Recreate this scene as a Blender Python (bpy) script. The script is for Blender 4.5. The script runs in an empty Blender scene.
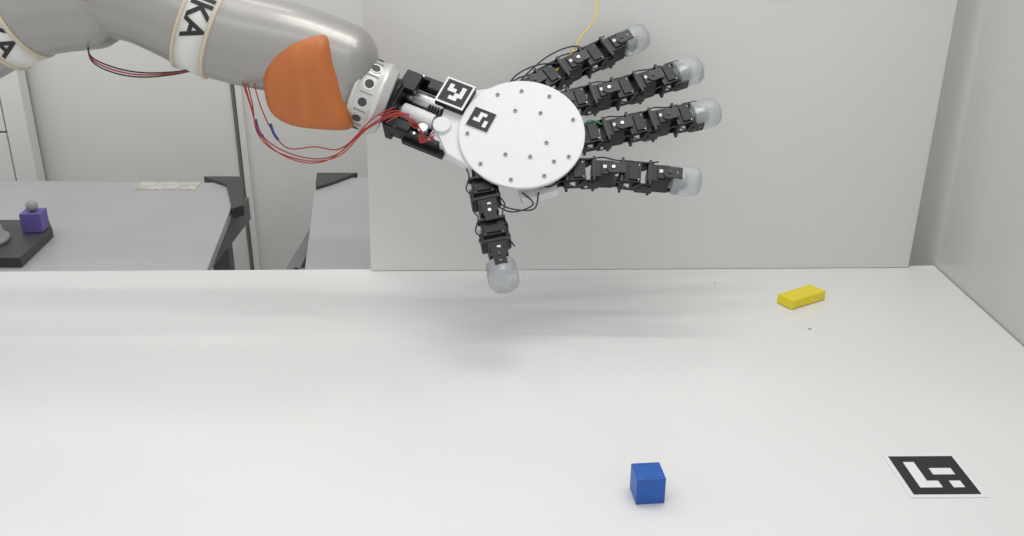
import bpy, bmesh, math, random
from mathutils import Vector, Matrix
random.seed(4)
scene = bpy.context.scene
try:
    scene.view_settings.view_transform = 'Standard'
except Exception:
    pass

# ------------------------------------------------------------------ materials
def mat(name, col, rough=0.5, metal=0.0, noise=0.0, nscale=8.0, trans=0.0, bump=0.0, coat=0.0, spec=0.5, stretch=None, sss=0.0):
    m = bpy.data.materials.new(name); m.use_nodes = True
    nt = m.node_tree; b = nt.nodes['Principled BSDF']
    b.inputs['Base Color'].default_value = (*col, 1)
    b.inputs['Roughness'].default_value = rough
    b.inputs['Metallic'].default_value = metal
    b.inputs['Transmission Weight'].default_value = trans
    b.inputs['Coat Weight'].default_value = coat
    b.inputs['Specular IOR Level'].default_value = spec
    if sss:
        b.inputs['Subsurface Weight'].default_value = sss; b.inputs['Subsurface Scale'].default_value = 0.01
    tc = nt.nodes.new('ShaderNodeTexCoord'); mp = nt.nodes.new('ShaderNodeMapping')
    nt.links.new(tc.outputs['Object'], mp.inputs['Vector'])
    if stretch: mp.inputs['Scale'].default_value = stretch
    nz = nt.nodes.new('ShaderNodeTexNoise'); nz.inputs['Scale'].default_value = nscale
    nz.inputs['Detail'].default_value = 4
    nt.links.new(mp.outputs['Vector'], nz.inputs['Vector'])
    if noise > 0:
        rp = nt.nodes.new('ShaderNodeValToRGB')
        rp.color_ramp.elements[0].position = 0.3; rp.color_ramp.elements[1].position = 0.7
        rp.color_ramp.elements[0].color = (*[c*(1-noise) for c in col], 1)
        rp.color_ramp.elements[1].color = (*[min(1, c*(1+noise*0.5)) for c in col], 1)
        nt.links.new(nz.outputs['Fac'], rp.inputs['Fac'])
        nt.links.new(rp.outputs['Color'], b.inputs['Base Color'])
    if bump > 0:
        bp = nt.nodes.new('ShaderNodeBump'); bp.inputs['Strength'].default_value = bump
        bp.inputs['Distance'].default_value = 0.002
        nt.links.new(nz.outputs['Fac'], bp.inputs['Height'])
        nt.links.new(bp.outputs['Normal'], b.inputs['Normal'])
    return m

M_table = mat('table_laminate', (0.735, 0.735, 0.728), 0.38, noise=0.03, nscale=3, bump=0.05)
M_panel = mat('white_board', (0.67, 0.67, 0.655), 0.42, noise=0.03, nscale=2)
M_sidep = mat('side_panel', (0.56, 0.56, 0.54), 0.25, noise=0.05, nscale=1.5, stretch=(1, 3, 0.4))
M_wall = mat('painted_wall', (0.74, 0.735, 0.70), 0.6, noise=0.03, nscale=2)
M_cab = mat('cabinet_white', (0.74, 0.74, 0.71), 0.45, noise=0.02)
M_seam = mat('seam_dark', (0.16, 0.155, 0.14), 0.7)
M_floor = mat('floor_grey', (0.35, 0.35, 0.34), 0.5, noise=0.1)
M_gtab = mat('grey_tabletop', (0.40, 0.41, 0.42), 0.35, noise=0.05, nscale=5)
M_frame = mat('frame_grey', (0.16, 0.165, 0.17), 0.5)
M_blackpl = mat('black_plastic', (0.009, 0.009, 0.010), 0.45, noise=0.2, nscale=60, spec=0.4)
M_black2 = mat('black_bracket', (0.012, 0.012, 0.013), 0.38, spec=0.4)
M_silver = mat('brushed_steel', (0.6, 0.6, 0.6), 0.3, metal=0.9)
M_arm = mat('arm_silver_paint', (0.34, 0.33, 0.313), 0.34, metal=0.45, noise=0.02, nscale=30, coat=0.15)
M_ring = mat('arm_ring_white', (0.66, 0.66, 0.63), 0.4)
M_cream = mat('arm_ring_cream', (0.58, 0.50, 0.37), 0.5)
M_orange = mat('arm_orange', (0.47, 0.135, 0.028), 0.5, noise=0.10, nscale=45, bump=0.15, stretch=(1, 1, 0.25))
M_flange = mat('flange_alu', (0.62, 0.62, 0.60), 0.35, metal=0.45)
M_white = mat('printed_white', (0.69, 0.70, 0.705), 0.45, noise=0.02, nscale=40)
M_paper = mat('paper', (0.76, 0.76, 0.75), 0.7)
M_ink = mat('ink_black', (0.012, 0.012, 0.012), 0.55)
M_tip = mat('silicone_tip', (0.80, 0.83, 0.85), 0.45, trans=0.70, noise=0.14, nscale=90, bump=0.4)
M_tipcore = mat('tip_core', (0.20, 0.22, 0.23), 0.5)
M_red = mat('red_wire', (0.36, 0.03, 0.025), 0.4)
M_wblack = mat('black_wire', (0.02, 0.02, 0.02), 0.45)
M_blue = mat('blue_sleeve', (0.03, 0.05, 0.22), 0.4)
M_yel = mat('yellow_wire', (0.75, 0.55, 0.05), 0.4)
M_green = mat('green_wire', (0.02, 0.3, 0.1), 0.4)
M_cubeblue = mat('blue_wood', (0.012, 0.10, 0.42), 0.45, noise=0.25, nscale=90, stretch=(1, 1, 8))
M_yblock = mat('yellow_plastic', (0.80, 0.66, 0.02), 0.4, noise=0.05, nscale=60)
M_purple = mat('purple_wood', (0.13, 0.09, 0.33), 0.45, noise=0.1)
M_dgrey = mat('dark_grey', (0.05, 0.05, 0.05), 0.5)
M_mgrey = mat('mid_grey', (0.3, 0.31, 0.31), 0.45)
M_tape = mat('tape', (0.55, 0.53, 0.48), 0.5, noise=0.35, nscale=60)

# ------------------------------------------------------------------ builders
def empty(name, M=None):
    o = bpy.data.objects.new(name, None); scene.collection.objects.link(o)
    o.empty_display_size = 0.05
    if M is not None: o.matrix_world = M
    return o

class Part:
    def __init__(s, name, parent=None, bevel=0.0, smooth=False):
        s.bm = bmesh.new(); s.name = name; s.parent = parent; s.mats = []; s.bevel = bevel; s.smooth = smooth
    def mi(s, m):
        if m not in s.mats: s.mats.append(m)
        return s.mats.index(m)
    def _tag(s, faces, m, sm=False):
        k = s.mi(m)
        for f in faces: f.material_index = k; f.smooth = sm
    def box(s, c, size, m, R=None):
        R = R or Matrix.Identity(3); c = Vector(c); h = [x/2 for x in size]
        vs = [s.bm.verts.new(c + R @ Vector((i*h[0], j*h[1], k*h[2]))) for i in (-1, 1) for j in (-1, 1) for k in (-1, 1)]
        F = [(0, 1, 3, 2), (4, 6, 7, 5), (0, 4, 5, 1), (2, 3, 7, 6), (0, 2, 6, 4), (1, 5, 7, 3)]
        s._tag([s.bm.faces.new([vs[i] for i in f]) for f in F], m)
    def prism(s, pts, z0, z1, m, fn=None):
        fn = fn or (lambda x, y, z: Vector((x, y, z)))
        a = [s.bm.verts.new(fn(x, y, z0)) for x, y in pts]; b = [s.bm.verts.new(fn(x, y, z1)) for x, y in pts]
        n = len(pts); F = [s.bm.faces.new(a[::-1]), s.bm.faces.new(b)]
        for i in range(n): F.append(s.bm.faces.new([a[i], a[(i+1) % n], b[(i+1) % n], b[i]]))
        s._tag(F, m)
    def rings(s, rl, m, seg=32, caps=True):
        prev = None; F = []; first = None
        for c, d, r in rl:
            d = Vector(d).normalized(); up = Vector((0, 1, 0)) if abs(d.y) < 0.9 else Vector((0, 0, 1))
            u = d.cross(up).normalized(); v = d.cross(u)
            ring = [s.bm.verts.new(Vector(c) + u*r*math.cos(2*math.pi*i/seg) + v*r*math.sin(2*math.pi*i/seg)) for i in range(seg)]
            if prev:
                for i in range(seg): F.append(s.bm.faces.new([prev[i], prev[(i+1) % seg], ring[(i+1) % seg], ring[i]]))
            else: first = ring
            prev = ring
        s._tag(F, m, True)
        if caps: s._tag([s.bm.faces.new(first[::-1]), s.bm.faces.new(prev)], m)
    def cyl(s, p1, p2, r, m, seg=20, r2=None):
        p1 = Vector(p1); p2 = Vector(p2); d = p2-p1
        s.rings([(p1, d, r), (p2, d, r if r2 is None else r2)], m, seg)
    def lathe(s, o, d, prof, m, seg=32):
        o = Vector(o); d = Vector(d).normalized()
        s.rings([(o+d*t, d, r) for t, r in prof], m, seg)
    def sphere(s, c, r, m, sc=(1, 1, 1)):
        res = bmesh.ops.create_uvsphere(s.bm, u_segments=28, v_segments=16, radius=r)
        fs = set()
        for v in res['verts']:
            v.co = Vector((v.co.x*sc[0], v.co.y*sc[1], v.co.z*sc[2])) + Vector(c)
            for f in v.link_faces: fs.add(f)
        s._tag(fs, m, True)
    def done(s):
        bmesh.ops.recalc_face_normals(s.bm, faces=s.bm.faces)
        me = bpy.data.meshes.new(s.name); s.bm.to_mesh(me); s.bm.free()
        for m in s.mats: me.materials.append(m)
        o = bpy.data.objects.new(s.name, me); scene.collection.objects.link(o)
        if s.parent: o.parent = s.parent
        if s.bevel:
            b = o.modifiers.new('bevel', 'BEVEL'); b.width = s.bevel; b.segments = 2
            b.limit_method = 'ANGLE'; b.angle_limit = math.radians(50)
        return o

def catmull(P, k=8):
    P = [tuple(p) for p in P]; Q = [P[0]]+P+[P[-1]]; out = []
    for i in range(1, len(Q)-2):
        a, b, c, d = Q[i-1:i+3]
        for j in range(k):
            t = j/k
            out.append(tuple(0.5*((2*b[n])+(-a[n]+c[n])*t+(2*a[n]-5*b[n]+4*c[n]-d[n])*t*t+(-a[n]+3*b[n]-3*c[n]+d[n])*t**3) for n in range(len(b))))
    out.append(P[-1]); return out

def wire(name, pts, r, m, parent):
    cu = bpy.data.curves.new(name, 'CURVE'); cu.dimensions = '3D'; cu.bevel_depth = r; cu.bevel_resolution = 2
    P = catmull(pts, 10); sp = cu.splines.new('POLY'); sp.points.add(len(P)-1)
    for i, p in enumerate(P): sp.points[i].co = (*p, 1)
    cu.materials.append(m)
    o = bpy.data.objects.new(name, cu); scene.collection.objects.link(o); o.parent = parent
    return o

def sweep(part, pts, m, seg=48, endcaps=(True, True)):
    S = catmull(pts, 8); n = len(S); rl = []
    V = [Vector(p[:3]) for p in S]
    T = [(V[min(i+1, n-1)]-V[max(i-1, 0)]).normalized() for i in range(n)]
    if endcaps[0]:
        for a in (85, 70, 55, 40, 25, 10):
            r = S[0][3]; A = math.radians(a); rl.append((V[0]-T[0]*r*0.8*math.sin(A), T[0], r*math.cos(A)))
    for i in range(n): rl.append((V[i], T[i], S[i][3]))
    if endcaps[1]:
        for a in (10, 25, 40, 55, 70, 85):
            r = S[-1][3]; A = math.radians(a); rl.append((V[-1]+T[-1]*r*0.8*math.sin(A), T[-1], r*math.cos(A)))
    part.rings(rl, m, seg)

# ------------------------------------------------------------------ room
p = Part('floor'); p.box((-0.4, 1.0, -0.02), (5.6, 5.6, 0.04), M_floor); p.done()
wb = empty('wall_back')
p = Part('wall_surface', wb); p.box((-0.4, 3.2, 1.3), (5.6, 0.1, 2.6), M_wall); p.done()
p = Part('wall_seams', wb)
p.box((-0.928, 3.147, 1.3), (0.010, 0.012, 2.6), M_seam)
p.box((-0.908, 3.146, 1.3), (0.02, 0.014, 2.6), M_cab)
p.done()
cb = empty('storage_cabinet')
p = Part('carcass', cb, 0.002)
p.box((-2.10, 3.120, 1.3), (1.0, 0.05, 2.6), M_mgrey)
p.done()
p = Part('fronts', cb, 0.002)
for z0, z1 in ((0.03, 0.40), (0.408, 0.790), (0.797, 0.968), (0.975, 1.75), (1.76, 2.58)):
    p.box((-2.155, 3.083, (z0+z1)/2), (0.97, 0.02, z1-z0), M_cab)
p.box((-1.630, 3.100, 1.3), (0.070, 0.054, 2.6), M_cab)
p.done()
p = Part('wall_right'); p.box((0.985, 1.75, 1.3), (0.05, 2.8, 2.6), M_sidep); p.done()

# ------------------------------------------------------------------ main table
t = empty('white_worktable')
p = Part('tabletop', t, 0.003)
p.prism([(-1.95, 0.5), (0.958, 0.5), (0.958, 2.002), (-1.95, 1.952)], 0.715, 0.75, M_table); p.done()
p = Part('legs', t, 0.003)
for x in (-1.85, -0.45, 0.88):
    for y in (0.6, 1.85): p.box((x, y, 0.357), (0.06, 0.06, 0.715), M_frame)
p.box((-0.48, 0.6, 0.66), (2.7, 0.04, 0.08), M_frame); p.box((-0.48, 1.85, 0.66), (2.7, 0.04, 0.08), M_frame)
p.done()

p = Part('white_backboard', None, 0.002)
f = lambda x, z, w: Vector((x, 1.965+w+0.0165*(x+0.315), z))
p.prism([(-0.315, 0.7505), (0.893, 0.7505), (0.912, 1.95), (-0.284, 1.95)], 0, 0.016, M_panel, f); p.done()

# ------------------------------------------------------------------ grey tables
def gtable(name, poly, legs):
    e = empty(name)
    p = Part('top', e, 0.003); p.prism(poly, 0.695, 0.72, M_gtab); p.done()
    p = Part('frame', e, 0.003)
    for x, y in legs: p.box((x, y, 0.347), (0.05, 0.05, 0.694), M_frame)
    ys = [l[1] for l in legs]; xs = [l[0] for l in legs]
    for y in (min(ys), max(ys)): p.box(((min(xs)+max(xs))/2, y, 0.655), (max(xs)-min(xs), 0.035, 0.07), M_frame)
    for x in (min(xs), max(xs)): p.box((x, (min(ys)+max(ys))/2, 0.655), (0.035, max(ys)-min(ys), 0.07), M_frame)
    for x in (min(xs), max(xs)): p.box((x, (min(ys)+max(ys))/2, 0.2), (0.03, max(ys)-min(ys), 0.04), M_frame)
    p.done()
    return e
g1 = gtable('grey_lab_table', [(-2.2, 2.04), (-0.708, 2.04), (-0.815, 2.745), (-2.2, 2.79)], [(-2.1, 2.12), (-0.80, 2.12), (-0.862, 2.64), (-2.1, 2.7)])
p = Part('corner_bracket', g1, 0.002)
p.prism([(-0.937, 2.78), (-0.818, 2.78), (-0.742, 2.50), (-0.765, 2.47), (-0.845, 2.70)], 0.70, 0.730, M_dgrey); p.done()
p = Part('tape_strip', g1); p.box((-1.02, 2.71, 0.7212), (0.18, 0.075, 0.002), M_tape); p.done()
g2 = gtable('grey_lab_table', [(-0.483, 2.05), (0.7, 2.05), (0.7, 2.80), (-0.60, 2.80)], [(-0.42, 2.12), (0.6, 2.12), (0.6, 2.7), (-0.53, 2.7)])
p = Part('corner_bracket', g2, 0.002)
p.prism([(-0.60, 2.82), (-0.475, 2.82), (-0.53, 2.73), (-0.575, 2.67), (-0.585, 2.72)], 0.70, 0.730, M_dgrey); p.done()

p = Part('black_base_plate', None, 0.002)
p.prism([(-1.5, 2.06), (-1.145, 2.06), (-1.165, 2.27), (-1.20, 2.33), (-1.5, 2.33)], 0.721, 0.746, M_dgrey); p.done()
e = empty('purple_knob_block')
p = Part('block', e, 0.002); p.box((-1.195, 2.25, 0.7716), (0.05, 0.05, 0.05), M_purple, Matrix.Rotation(0.1, 3, 'Z')); p.done()
p = Part('knob', e); p.sphere((-1.195, 2.25, 0.810), 0.0145, M_mgrey); p.done()
e = empty('grey_gripper_jig')
p = Part('body', e)
p.lathe((-1.285, 2.16, 0.7465), (0, 0, 1), [(0, 0.062), (0.01, 0.062), (0.012, 0.052), (0.05, 0.045), (0.085, 0.036), (0.09, 0.03), (0.10, 0.03)], M_mgrey, 40)
p.done()

# ------------------------------------------------------------------ robotic arm
arm = empty('robotic_arm'); YA = 1.76
p = Part('base_column', arm)
sweep(p, [(-1.55, YA, 0.86, 0.085), (-1.55, YA, 1.0, 0.082), (-1.55, YA, 1.12, 0.085)], M_arm)
p.cyl((-1.55, YA, 0.7515), (-1.55, YA, 0.84), 0.10, M_arm, 48)
sweep(p, [(-1.55, YA, 1.10, 0.088), (-1.36, YA, 1.13, 0.085), (-1.16, YA, 1.20, 0.080)], M_arm)
p.done()
p = Part('lower_link', arm)
sweep(p, [(-1.18, YA, 1.19, 0.080), (-1.10, YA, 1.228, 0.080), (-1.01, YA, 1.275, 0.080), (-0.93, YA, 1.315, 0.081), (-0.85, YA, 1.345, 0.084), (-0.76, YA, 1.360, 0.088)], M_arm)
p.done()
p = Part('upper_link', arm)
sweep(p, [(-0.74, YA, 1.376, 0.080), (-0.67, YA, 1.362, 0.080), (-0.61, YA, 1.336, 0.081), (-0.555, YA, 1.310, 0.084), (-0.485, YA, 1.289, 0.084), (-0.39, YA, 1.268, 0.082), (-0.308, YA, 1.242, 0.077)], M_arm)
p.done()
def dome(part, outline, yb, yf, m):
    k = len(outline); cx = sum(a for a, _ in outline)/k; cz = sum(b for _, b in outline)/k
    pts = outline[-2:]+outline+outline[:2]
    O = catmull(pts, 5)[10:10+5*k]; n = len(O)
    prof = [(1.0, 0.0), (1.0, 0.40), (0.985, 0.55), (0.95, 0.68), (0.89, 0.79), (0.80, 0.87), (0.66, 0.935), (0.45, 0.98), (0.22, 0.997), (0.0, 1.0)]
    prev = None; F = []
    for sc, h in prof:
        y = yb+(yf-yb)*h
        if sc == 0:
            v = part.bm.verts.new((cx, y, cz))
            for i in range(n): F.append(part.bm.faces.new([prev[i], prev[(i+1) % n], v]))
            break
        r = [part.bm.verts.new((cx+(a-cx)*sc, y, cz+(b-cz)*sc)) for a, b in O]
        if prev:
            for i in range(n): F.append(part.bm.faces.new([prev[i], prev[(i+1) % n], r[(i+1) % n], r[i]]))
        prev = r
    part._tag(F, m, True)
cap_out = [(-0.425, 1.280), (-0.400, 1.296), (-0.3727, 1.3045), (-0.345, 1.3085), (-0.326, 1.3065), (-0.317, 1.290), (-0.307, 1.250), (-0.2985, 1.205), (-0.292, 1.165), (-0.290, 1.144), (-0.302, 1.133), (-0.350, 1.134), (-0.405, 1.143), (-0.439, 1.168), (-0.448, 1.2177), (-0.4405, 1.256)]
p = Part('orange_cap', arm); dome(p, cap_out, 1.76, 1.662, M_orange); dome(p, cap_out, 1.76, 1.858, M_orange); p.done()
el_out = [(-0.735+0.06*math.cos(a*math.pi/6), 1.408+0.052*math.sin(a*math.pi/6)) for a in range(12)]
p = Part('elbow_cap', arm); dome(p, el_out, 1.76, 1.668, M_orange); p.done()
D7 = Vector((0.918, 0, -0.397)).normalized(); W0 = Vector((-0.345, YA, 1.222))
p = Part('wrist_body', arm)
p.lathe(W0, D7, [(-0.055, 0.04), (-0.04, 0.062), (-0.01, 0.076), (0.03, 0.079), (0.055, 0.074), (0.058, 0.066)], M_arm, 48)
p.done()
p = Part('flange', arm)
p.lathe(W0, D7, [(0.054, 0.060), (0.058, 0.069), (0.064, 0.070), (0.066, 0.067), (0.100, 0.067), (0.102, 0.070), (0.110, 0.070), (0.113, 0.064), (0.122, 0.063), (0.124, 0.058)], M_flange, 48)
u7 = D7.cross(Vector((0, 1, 0))).normalized(); v7 = Vector((0, 1, 0))
for i in range(12):
    a = 2*math.pi*i/12; rd = u7*math.cos(a)+v7*math.sin(a); tn = D7.cross(rd)
    c = W0+D7*0.083+rd*0.067
    p.cyl(c-rd*0.003, c+rd*0.0008, 0.0115, M_flange, 20); p.cyl(c, c+rd*0.0014, 0.0082, M_dgrey, 20)
    c2 = W0+D7*0.083+(u7*math.cos(a+0.26)+v7*math.sin(a+0.26))*0.067; r2 = (c2-W0-D7*0.083).normalized()
    p.box(c2, (0.022, 0.003, 0.0035), M_mgrey, Matrix((D7, D7.cross(r2), r2)).transposed())
p.done()
def ring_band(name, c, d, r, w, phis):
    d = Vector(d).normalized(); c = Vector(c)
    p = Part(name, arm)
    p.lathe(c, d, [(-w/2-0.006, r-0.004), (-w/2-0.005, r+0.003), (-w/2, r+0.003), (-w/2+0.001, r-0.004)], M_cream, 64)
    p.lathe(c, d, [(w/2-0.001, r-0.004), (w/2, r+0.003), (w/2+0.005, r+0.003), (w/2+0.006, r-0.004)], M_cream, 64)
    p.lathe(c, d, [(-w/2, r-0.004), (-w/2, r+0.0015), (w/2, r+0.0015), (w/2, r-0.004)], M_ring, 64)
    p.done()
    for k, phi0 in enumerate(phis):
        cu = bpy.data.curves.new('t', 'FONT'); cu.body = 'KUKA'; cu.size = 0.054; cu.align_y = 'CENTER'; cu.offset = 0.0013
        to = bpy.data.objects.new('t', cu); scene.collection.objects.link(to)
        bpy.context.view_layer.update()
        me = bpy.data.meshes.new_from_object(to.evaluated_get(bpy.context.evaluated_depsgraph_get()))
        bpy.data.objects.remove(to)
        bm = bmesh.new(); bm.from_mesh(me)
        bmesh.ops.triangulate(bm, faces=bm.faces)
        bmesh.ops.subdivide_edges(bm, edges=[e for e in bm.edges if e.calc_length() > 0.006], cuts=3)
        bmesh.ops.triangulate(bm, faces=bm.faces)
        yv = Vector((0, -1, 0)); up = (Vector((0, 0, 1))-d*d.z).normalized()
        R = r+0.0028
        for v in bm.verts:
            ph = phi0+v.co.x/R
            v.co = c+d*v.co.y+(up*math.cos(ph)+yv*math.sin(ph))*R
        bm.to_mesh(me); bm.free()
        me.materials.clear(); me.materials.append(M_ink)
        o = bpy.data.objects.new(name+'_lettering', me); scene.collection.objects.link(o); o.parent = arm
ring_band('ring_wrist', (-0.556, YA, 1.311), (0.055, 0, -0.022), 0.0855, 0.048, (0.02, 3.16))
ring_band('ring_elbow', (-0.905, YA, 1.325), (0.16, 0, 0.074), 0.0840, 0.048, (0.62, 3.7))
w = empty('wire_harness')
base = [(-0.485, 1.72, 1.225), (-0.472, 1.70, 1.185), (-0.458, 1.69, 1.135), (-0.424, 1.69, 1.103), (-0.369, 1.69, 1.085), (-0.320, 1.69, 1.093), (-0.27, 1.69, 1.135), (-0.221, 1.69, 1.162), (-0.185, 1.69, 1.165)]
for k, (dx, dz, m) in enumerate(((0, 0, M_red), (0.006, 0.004, M_red), (-0.003, 0.007, M_red))):
    wire('red_wire', [(x+dx*math.sin(i*1.3+k), y-0.004*k, z+dz*math.cos(i*0.9)) for i, (x, y, z) in enumerate(base)], 0.0012, m, w)
wire('blue_sleeve', [(-0.463, 1.69, 1.158), (-0.459, 1.688, 1.137), (-0.452, 1.688, 1.126)], 0.0028, M_blue, w)
wire('red_wire', [(-0.465, 1.71, 1.225), (-0.452, 1.69, 1.185), (-0.436, 1.69, 1.14), (-0.41, 1.69, 1.105), (-0.36, 1.69, 1.107), (-0.31, 1.69, 1.105), (-0.25, 1.69, 1.16), (-0.21, 1.69, 1.18)], 0.0012, M_red, w)
wire('blue_sleeve', [(-0.437, 1.69, 1.150), (-0.432, 1.689, 1.132), (-0.425, 1.689, 1.12)], 0.0026, M_blue, w)
for k, m in enumerate((M_wblack, M_red, M_wblack)):
    wire('under_wire', [(-0.765, 1.74, 1.285), (-0.745, 1.70, 1.268-0.004*k), (-0.71, 1.70, 1.250-0.005*k), (-0.66, 1.70, 1.240-0.004*k), (-0.60, 1.71, 1.240-0.002*k), (-0.55, 1.74, 1.245)], 0.0014, m, w)
for k in range(3):
    q = 0.006*k
    wire('wrist_wire', [(-0.225-q, 1.68, 1.155+q), (-0.20, 1.665, 1.17+q*0.7), (-0.175, 1.66, 1.163-q), (-0.158-q*0.5, 1.665, 1.135+q), (-0.165, 1.67, 1.12), (-0.14, 1.68, 1.125+q)], 0.0012, M_red, w)

# ------------------------------------------------------------------ robotic hand
el = math.radians(47)
e2 = Vector((0, math.sin(el), math.cos(el))); nn = Vector((0, -math.cos(el), math.sin(el))); e1 = Vector((1, 0, 0))
C = Vector((0.018, 1.715, 1.123))
MH = Matrix.Identity(4)
for i in range(3):
    MH[i][0] = e1[i]; MH[i][1] = e2[i]; MH[i][2] = nn[i]; MH[i][3] = C[i]
hand = empty('robotic_hand', MH)
Zn = Vector((0, 0, 1))
p = Part('palm_disc', hand, 0.0015)
p.lathe((0, 0.002, -0.004), Zn, [(0, 0.1165), (0.008, 0.1165)], M_white, 96)
p.done()
p = Part('palm_screws', hand)
for x, y in ((-0.045, 0.086), (0.0, 0.094), (0.052, 0.082), (0.095, 0.03), (0.085, -0.05), (0.04, -0.09), (-0.02, -0.098), (-0.075, -0.065), (-0.10, 0.0),
             (0.045, -0.02), (0.015, -0.05), (0.058, -0.06), (-0.03, -0.045), (-0.012, 0.05), (0.035, 0.045)):
    p.cyl((x, y, 0.0035), (x, y, 0.0062), 0.0038, M_mgrey, 14); p.cyl((x, y, 0.006), (x, y, 0.0066), 0.0019, M_dgrey, 6)
p.done()
p = Part('palm_body', hand, 0.002)
p.lathe((0.0, 0.01, -0.05), Zn, [(0, 0.085), (0.03, 0.095), (0.046, 0.10)], M_white, 64)
p.prism([(-0.156, 0.008), (-0.146, 0.062), (-0.107, 0.100), (-0.06, 0.108), (-0.02, 0.06), (-0.04, -0.06), (-0.092, -0.067), (-0.138, -0.036)], -0.028, -0.005, M_white)
p.box((0.03, -0.10, -0.035), (0.07, 0.03, 0.02), M_white, Matrix.Rotation(0.3, 3, 'Z'))
p.done()
A = math.radians(-25); RA = Matrix.Rotation(A, 3, 'Z'); ax = RA @ Vector((1, 0, 0)); ay = RA @ Vector((0, 1, 0))
W = Vector((-0.185, 0.062, -0.02))
def L(a, b, c=0): return W+ax*a+ay*b+Vector((0, 0, c))
p = Part('wrist_bracket', hand, 0.0015)
p.box(L(-0.052, 0, -0.005), (0.014, 0.112, 0.08), M_blackpl, RA)
p.box(L(0.005, 0.060, 0.0), (0.13, 0.008, 0.045), M_blackpl, RA)
p.box(L(0.004, -0.056, 0.0), (0.115, 0.010, 0.028), M_blackpl, RA)
p.box(L(0.03, -0.060, -0.012), (0.085, 0.018, 0.012), M_blackpl, RA)
p.box(L(0.0, 0, -0.036), (0.11, 0.10, 0.008), M_blackpl, RA)
p.box(L(0.015, 0.050, 0.022), (0.05, 0.022, 0.012), M_black2, RA)
p.box(L(-0.025, -0.050, 0.016), (0.05, 0.018, 0.010), M_black2, RA)
p.box(L(-0.04, 0.035, 0.028), (0.03, 0.04, 0.016), M_black2, RA)
p.cyl(L(-0.07, 0, -0.003), L(-0.05, 0, -0.003), 0.046, M_black2, 32)
for a in (-0.03, 0.0, 0.03): p.cyl(L(a, 0.060, 0.0225), L(a, 0.060, 0.025), 0.0035, M_silver, 12)
for a in (-0.03, 0.01, 0.04): p.cyl(L(a, -0.056, 0.014), L(a, -0.056, 0.0165), 0.0035, M_silver, 12)
p.done()
p = Part('wrist_motors', hand, 0.0015)
p.cyl(L(-0.03, 0.022, 0.004), L(0.035, 0.022, 0.004), 0.015, M_silver, 24)
p.cyl(L(-0.035, -0.014, 0.006), L(0.03, -0.014, 0.006), 0.015, M_white, 24)
p.cyl(L(-0.045, 0.022, 0.0), L(-0.03, 0.022, 0.0), 0.010, M_silver, 24)
p.cyl(L(-0.045, -0.012, 0.0), L(-0.03, -0.012, 0.0), 0.010, M_silver, 24)
for k in range(5): p.cyl(L(0.008+0.006*k, 0.004, 0.006), L(0.011+0.006*k, 0.004, 0.006), 0.0145, M_dgrey, 24)
p.box(L(0.05, 0.0, -0.01), (0.03, 0.09, 0.035), M_white, RA)
p.cyl(L(0.05, -0.02, 0.0), L(0.05, -0.02, 0.022), 0.017, M_white, 24)
p.cyl(L(0.02, -0.04, 0.0), L(0.02, -0.04, 0.02), 0.010, M_silver, 20)
p.box(L(0.07, 0.03, -0.005), (0.035, 0.05, 0.03), M_white, RA)
p.box(L(0.06, -0.045, -0.005), (0.03, 0.02, 0.03), M_white, RA)
p.done()
PAT1 = ["1001", "1101", "0011", "0110"]
PAT2 = ["0110", "0100", "1101", "0001"]
PAT3 = ["1000", "1011", "1000", "1101"]
def marker(name, parent, c, R, size, margin, pat, mp=None):
    p = Part(name, parent); c = Vector(c); mp = mp or M_paper
    off = lambda x, y, z: c+R @ Vector((x, y, z))
    p.box(off(0, 0, 0), (size+2*margin, size+2*margin, 0.0012), mp, R)
    p.box(off(0, 0, 0.0008), (size, size, 0.0006), M_ink, R)
    u = size/6
    for r_, row in enumerate(pat):
        for c_, ch in enumerate(row):
            if ch == '1': p.box(off((c_-1.5)*u, (1.5-r_)*u, 0.0012), (u*1.01, u*1.01, 0.0005), M_paper, R)
    return p.done()
marker('palm_marker', hand, (-0.075, 0.030, 0.005), RA, 0.043, 0.001, PAT2)
p = Part('marker_block', hand, 0.001); p.box((-0.124, 0.084, 0.001), (0.058, 0.058, 0.02), M_blackpl, RA); p.done()
marker('wrist_marker', hand, (-0.124, 0.084, 0.0118), RA, 0.050, 0.004, PAT1)

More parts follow.
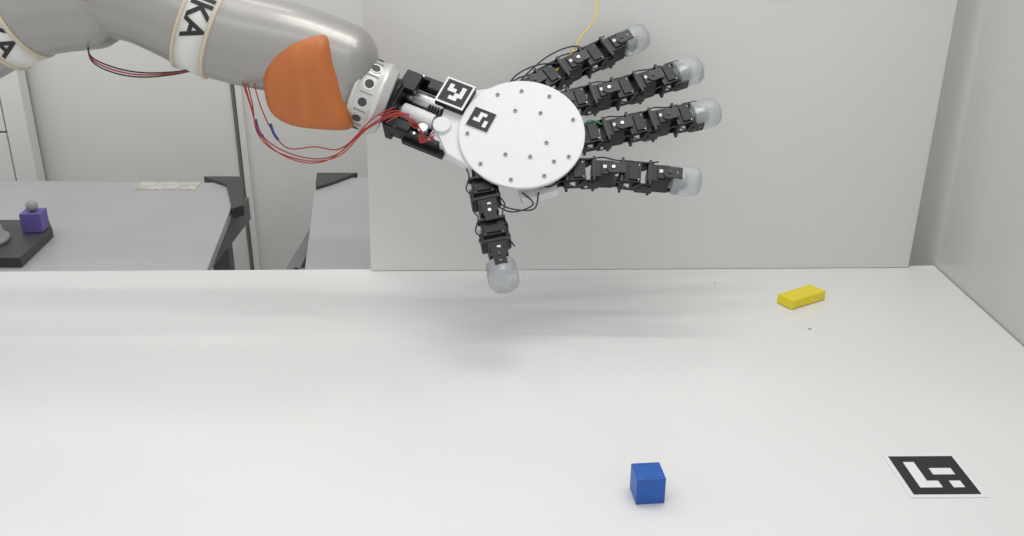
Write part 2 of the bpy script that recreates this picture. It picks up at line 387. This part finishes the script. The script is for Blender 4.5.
def resample(P, n):
    P = [Vector(q) for q in P]; seg = [(P[i+1]-P[i]).length for i in range(len(P)-1)]; tot = sum(seg); out = []
    for k in range(n+1):
        t_ = tot*k/n; i = 0
        while i < len(seg)-1 and t_ > seg[i]: t_ -= seg[i]; i += 1
        out.append(P[i].lerp(P[i+1], min(1, t_/seg[i])))
    return out
K = 1.24
def finger(name, pts, nmod, z=-0.028, comp=0.017):
    P = resample([(x, y+comp, z) for x, y in pts], nmod)
    p = Part(name, hand, 0.0012)
    for i in range(nmod):
        a, b = P[i], P[i+1]; d = (b-a).normalized(); s_ = Zn.cross(d).normalized(); up = d.cross(s_)
        Lm = (b-a).length; R = Matrix((d, s_, up)).transposed(); m = (a+b)/2
        side = i % 2
        wd, th_ = (0.034*K, 0.026*K) if side else (0.027*K, 0.034*K)
        p.box(m, (Lm*0.78, wd, th_), M_blackpl, R)
        p.box(m+d*Lm*0.12, (Lm*0.34, wd*0.8, th_+0.006), M_blackpl, R)
        p.box(m-d*Lm*0.30, (0.005, 0.040*K, 0.036*K), M_black2, R)
        axv = s_ if side else up
        for sg in (-1, 1):
            h = 0.0205*K
            p.cyl(b+axv*sg*(h-0.006)-d*Lm*0.12, b+axv*sg*(h+0.001)-d*Lm*0.12, 0.0125, M_black2, 20)
            sz = (Lm*0.62, 0.003, 0.022) if side else (Lm*0.62, 0.022, 0.003)
            p.box(b+axv*sg*h+d*Lm*0.02, sz, M_black2, R)
            p.cyl(b+axv*sg*h-d*Lm*0.12, b+axv*sg*(h+0.0035)-d*Lm*0.12, 0.0034, M_silver if (i+sg) % 3 == 0 else M_dgrey, 10)
        tz = th_/2
        for sx in (-0.28, 0.30):
            for sy in (-0.36, 0.36):
                q = m+d*Lm*sx+s_*wd*sy+up*tz
                p.cyl(q, q+up*0.0012, 0.0014, M_silver, 8)
        if i % 2 == 0:
            p.box(m+d*Lm*0.12+up*(tz+0.0032)+s_*0.002, (0.011, 0.0065, 0.0008), M_paper, R)
        else:
            p.box(m-d*Lm*0.1+s_*(-wd/2-0.002)+up*0.004, (0.010, 0.004, 0.008), M_paper, R)
            p.box(m+s_*(wd/2+0.003), (0.014, 0.007, 0.012), M_blackpl, R)
    p.done()
    for k, sg in enumerate((-1, 1)):
        wp = []
        for i in range(nmod):
            a, b = P[i], P[i+1]; d = (b-a).normalized(); s_ = Zn.cross(d)
            wp.append(a+s_*sg*0.022+Zn*0.014)
            wp.append((a+b)/2+s_*sg*(0.027+0.004*((i+k) % 2))+Zn*0.008)
        wire(name+'_cable', wp, 0.0014, M_wblack, hand)
    d = (P[-1]-P[-2]).normalized(); o = P[-1]
    t_ = Part(name+'_tip_core', hand); t_.lathe(o-d*0.006, d, [(0, 0.017), (0.012, 0.015), (0.030, 0.013), (0.036, 0.007)], M_tipcore, 20)
    t_.box(o+d*0.012+Zn*0.012, (0.02, 0.008, 0.008), M_silver, Matrix((d, Zn.cross(d), Zn)).transposed()); t_.done()
    t_ = Part(name+'_tip', hand)
    t_.lathe(o, d, [(0.0, 0.024), (0.001, 0.0262), (0.008, 0.0272), (0.012, 0.0260), (0.014, 0.0260), (0.018, 0.0275), (0.032, 0.0278), (0.042, 0.0265), (0.049, 0.0228), (0.0535, 0.0160), (0.0555, 0.008), (0.056, 0.0008)], M_tip, 36)
    t_.done()
finger('index_finger', [(-0.01, 0.085), (0.073, 0.140), (0.131, 0.172), (0.200, 0.211)], 5)
finger('middle_finger', [(0.04, 0.055), (0.105, 0.074), (0.185, 0.095), (0.299, 0.136)], 6)
finger('ring_finger', [(0.06, -0.015), (0.112, -0.008), (0.199, 0.013), (0.323, 0.042)], 6)
finger('little_finger', [(0.02, -0.092), (0.08, -0.084), (0.15, -0.082), (0.212, -0.090), (0.274, -0.096)], 5)
finger('thumb', [(-0.076, -0.05), (-0.074, -0.105), (-0.059, -0.167), (-0.039, -0.264)], 5)
wire('palm_cable', [(0.0, -0.11, -0.02), (0.02, -0.135, -0.02), (-0.02, -0.15, -0.02), (-0.06, -0.125, -0.02), (-0.08, -0.10, -0.02)], 0.0015, M_wblack, hand)
wire('palm_cable', [(0.03, -0.11, -0.02), (0.02, -0.145, -0.02), (-0.03, -0.14, -0.02), (-0.05, -0.11, -0.02)], 0.0015, M_wblack, hand)
wire('top_cable', [(-0.02, 0.10, -0.02), (0.0, 0.135, -0.015), (0.05, 0.185, -0.01), (0.10, 0.210, -0.01), (0.13, 0.20, -0.01)], 0.0015, M_wblack, hand)
wire('top_cable', [(-0.04, 0.10, -0.02), (-0.01, 0.145, -0.015), (0.03, 0.165, -0.01), (0.07, 0.17, -0.01)], 0.0015, M_wblack, hand)
wire('green_cable', [(0.10, 0.01, -0.01), (0.125, 0.035, -0.005), (0.15, 0.03, -0.01)], 0.0014, M_green, hand)
wire('yellow_cable', [(0.06, 0.15, -0.02), (0.10, 0.20, -0.015), (0.115, 0.23, -0.01), (0.145, 0.27, 0.0), (0.147, 0.32, 0.01), (0.13, 0.42, 0.03), (0.0, 0.5, 0.04), (-0.2, 0.45, 0.02)], 0.0015, M_yel, hand)

# ------------------------------------------------------------------ objects on the table
p = Part('blue_cube', None, 0.0012); p.box((0.1905, 1.1245, 0.7710), (0.041, 0.041, 0.041), M_cubeblue, Matrix.Rotation(0.09, 3, 'Z')); p.done()
p = Part('yellow_block', None, 0.002); p.box((0.598, 1.799, 0.7608), (0.098, 0.042, 0.020), M_yblock, Matrix.Rotation(math.radians(32), 3, 'Z')); p.done()
M_card = mat('card_paper', (0.74, 0.74, 0.735), 0.6)
marker('fiducial_marker_card', None, (0.615, 1.1735, 0.7508), Matrix.Rotation(0.01, 3, 'Z'), 0.096, 0.007, PAT3, M_card)
p = Part('debris_specks'); p.sphere((0.439, 1.897, 0.7512), 0.0020, M_mgrey, (1, 1, 0.4)); p.sphere((0.578, 1.667, 0.7512), 0.0026, M_mgrey, (1.6, 0.7, 0.3)); p.done()

# ------------------------------------------------------------------ lights
def area(name, loc, sx, sy, power, rot=(0, 0, 0)):
    l = bpy.data.lights.new(name, 'AREA'); l.shape = 'RECTANGLE'; l.size = sx; l.size_y = sy; l.energy = power; l.color = (1, 0.985, 0.96)
    o = bpy.data.objects.new(name, l); scene.collection.objects.link(o); o.location = loc; o.rotation_euler = rot
area('ceiling_light', (0.65, 1.78, 2.9), 2.0, 0.04, 12)
area('ceiling_light', (0.65, 1.42, 2.9), 2.0, 0.04, 8)
area('ceiling_light', (0.0, 0.2, 2.9), 2.4, 0.3, 6)
area('ceiling_light', (-1.3, 2.5, 2.9), 2.0, 0.22, 9)
wd = bpy.data.worlds.new('World'); scene.world = wd; wd.use_nodes = True
wd.node_tree.nodes['Background'].inputs[0].default_value = (0.98, 0.985, 1.0, 1)
wd.node_tree.nodes['Background'].inputs[1].default_value = 0.86

# ------------------------------------------------------------------ camera
cam = bpy.data.cameras.new('camera'); co = bpy.data.objects.new('camera', cam); scene.collection.objects.link(co)
cam.sensor_width = 36; cam.lens = 950/1024*36
co.location = (0, 0, 1.55); co.rotation_euler = (math.radians(90)-math.atan(383/950), 0, 0)
scene.camera = co
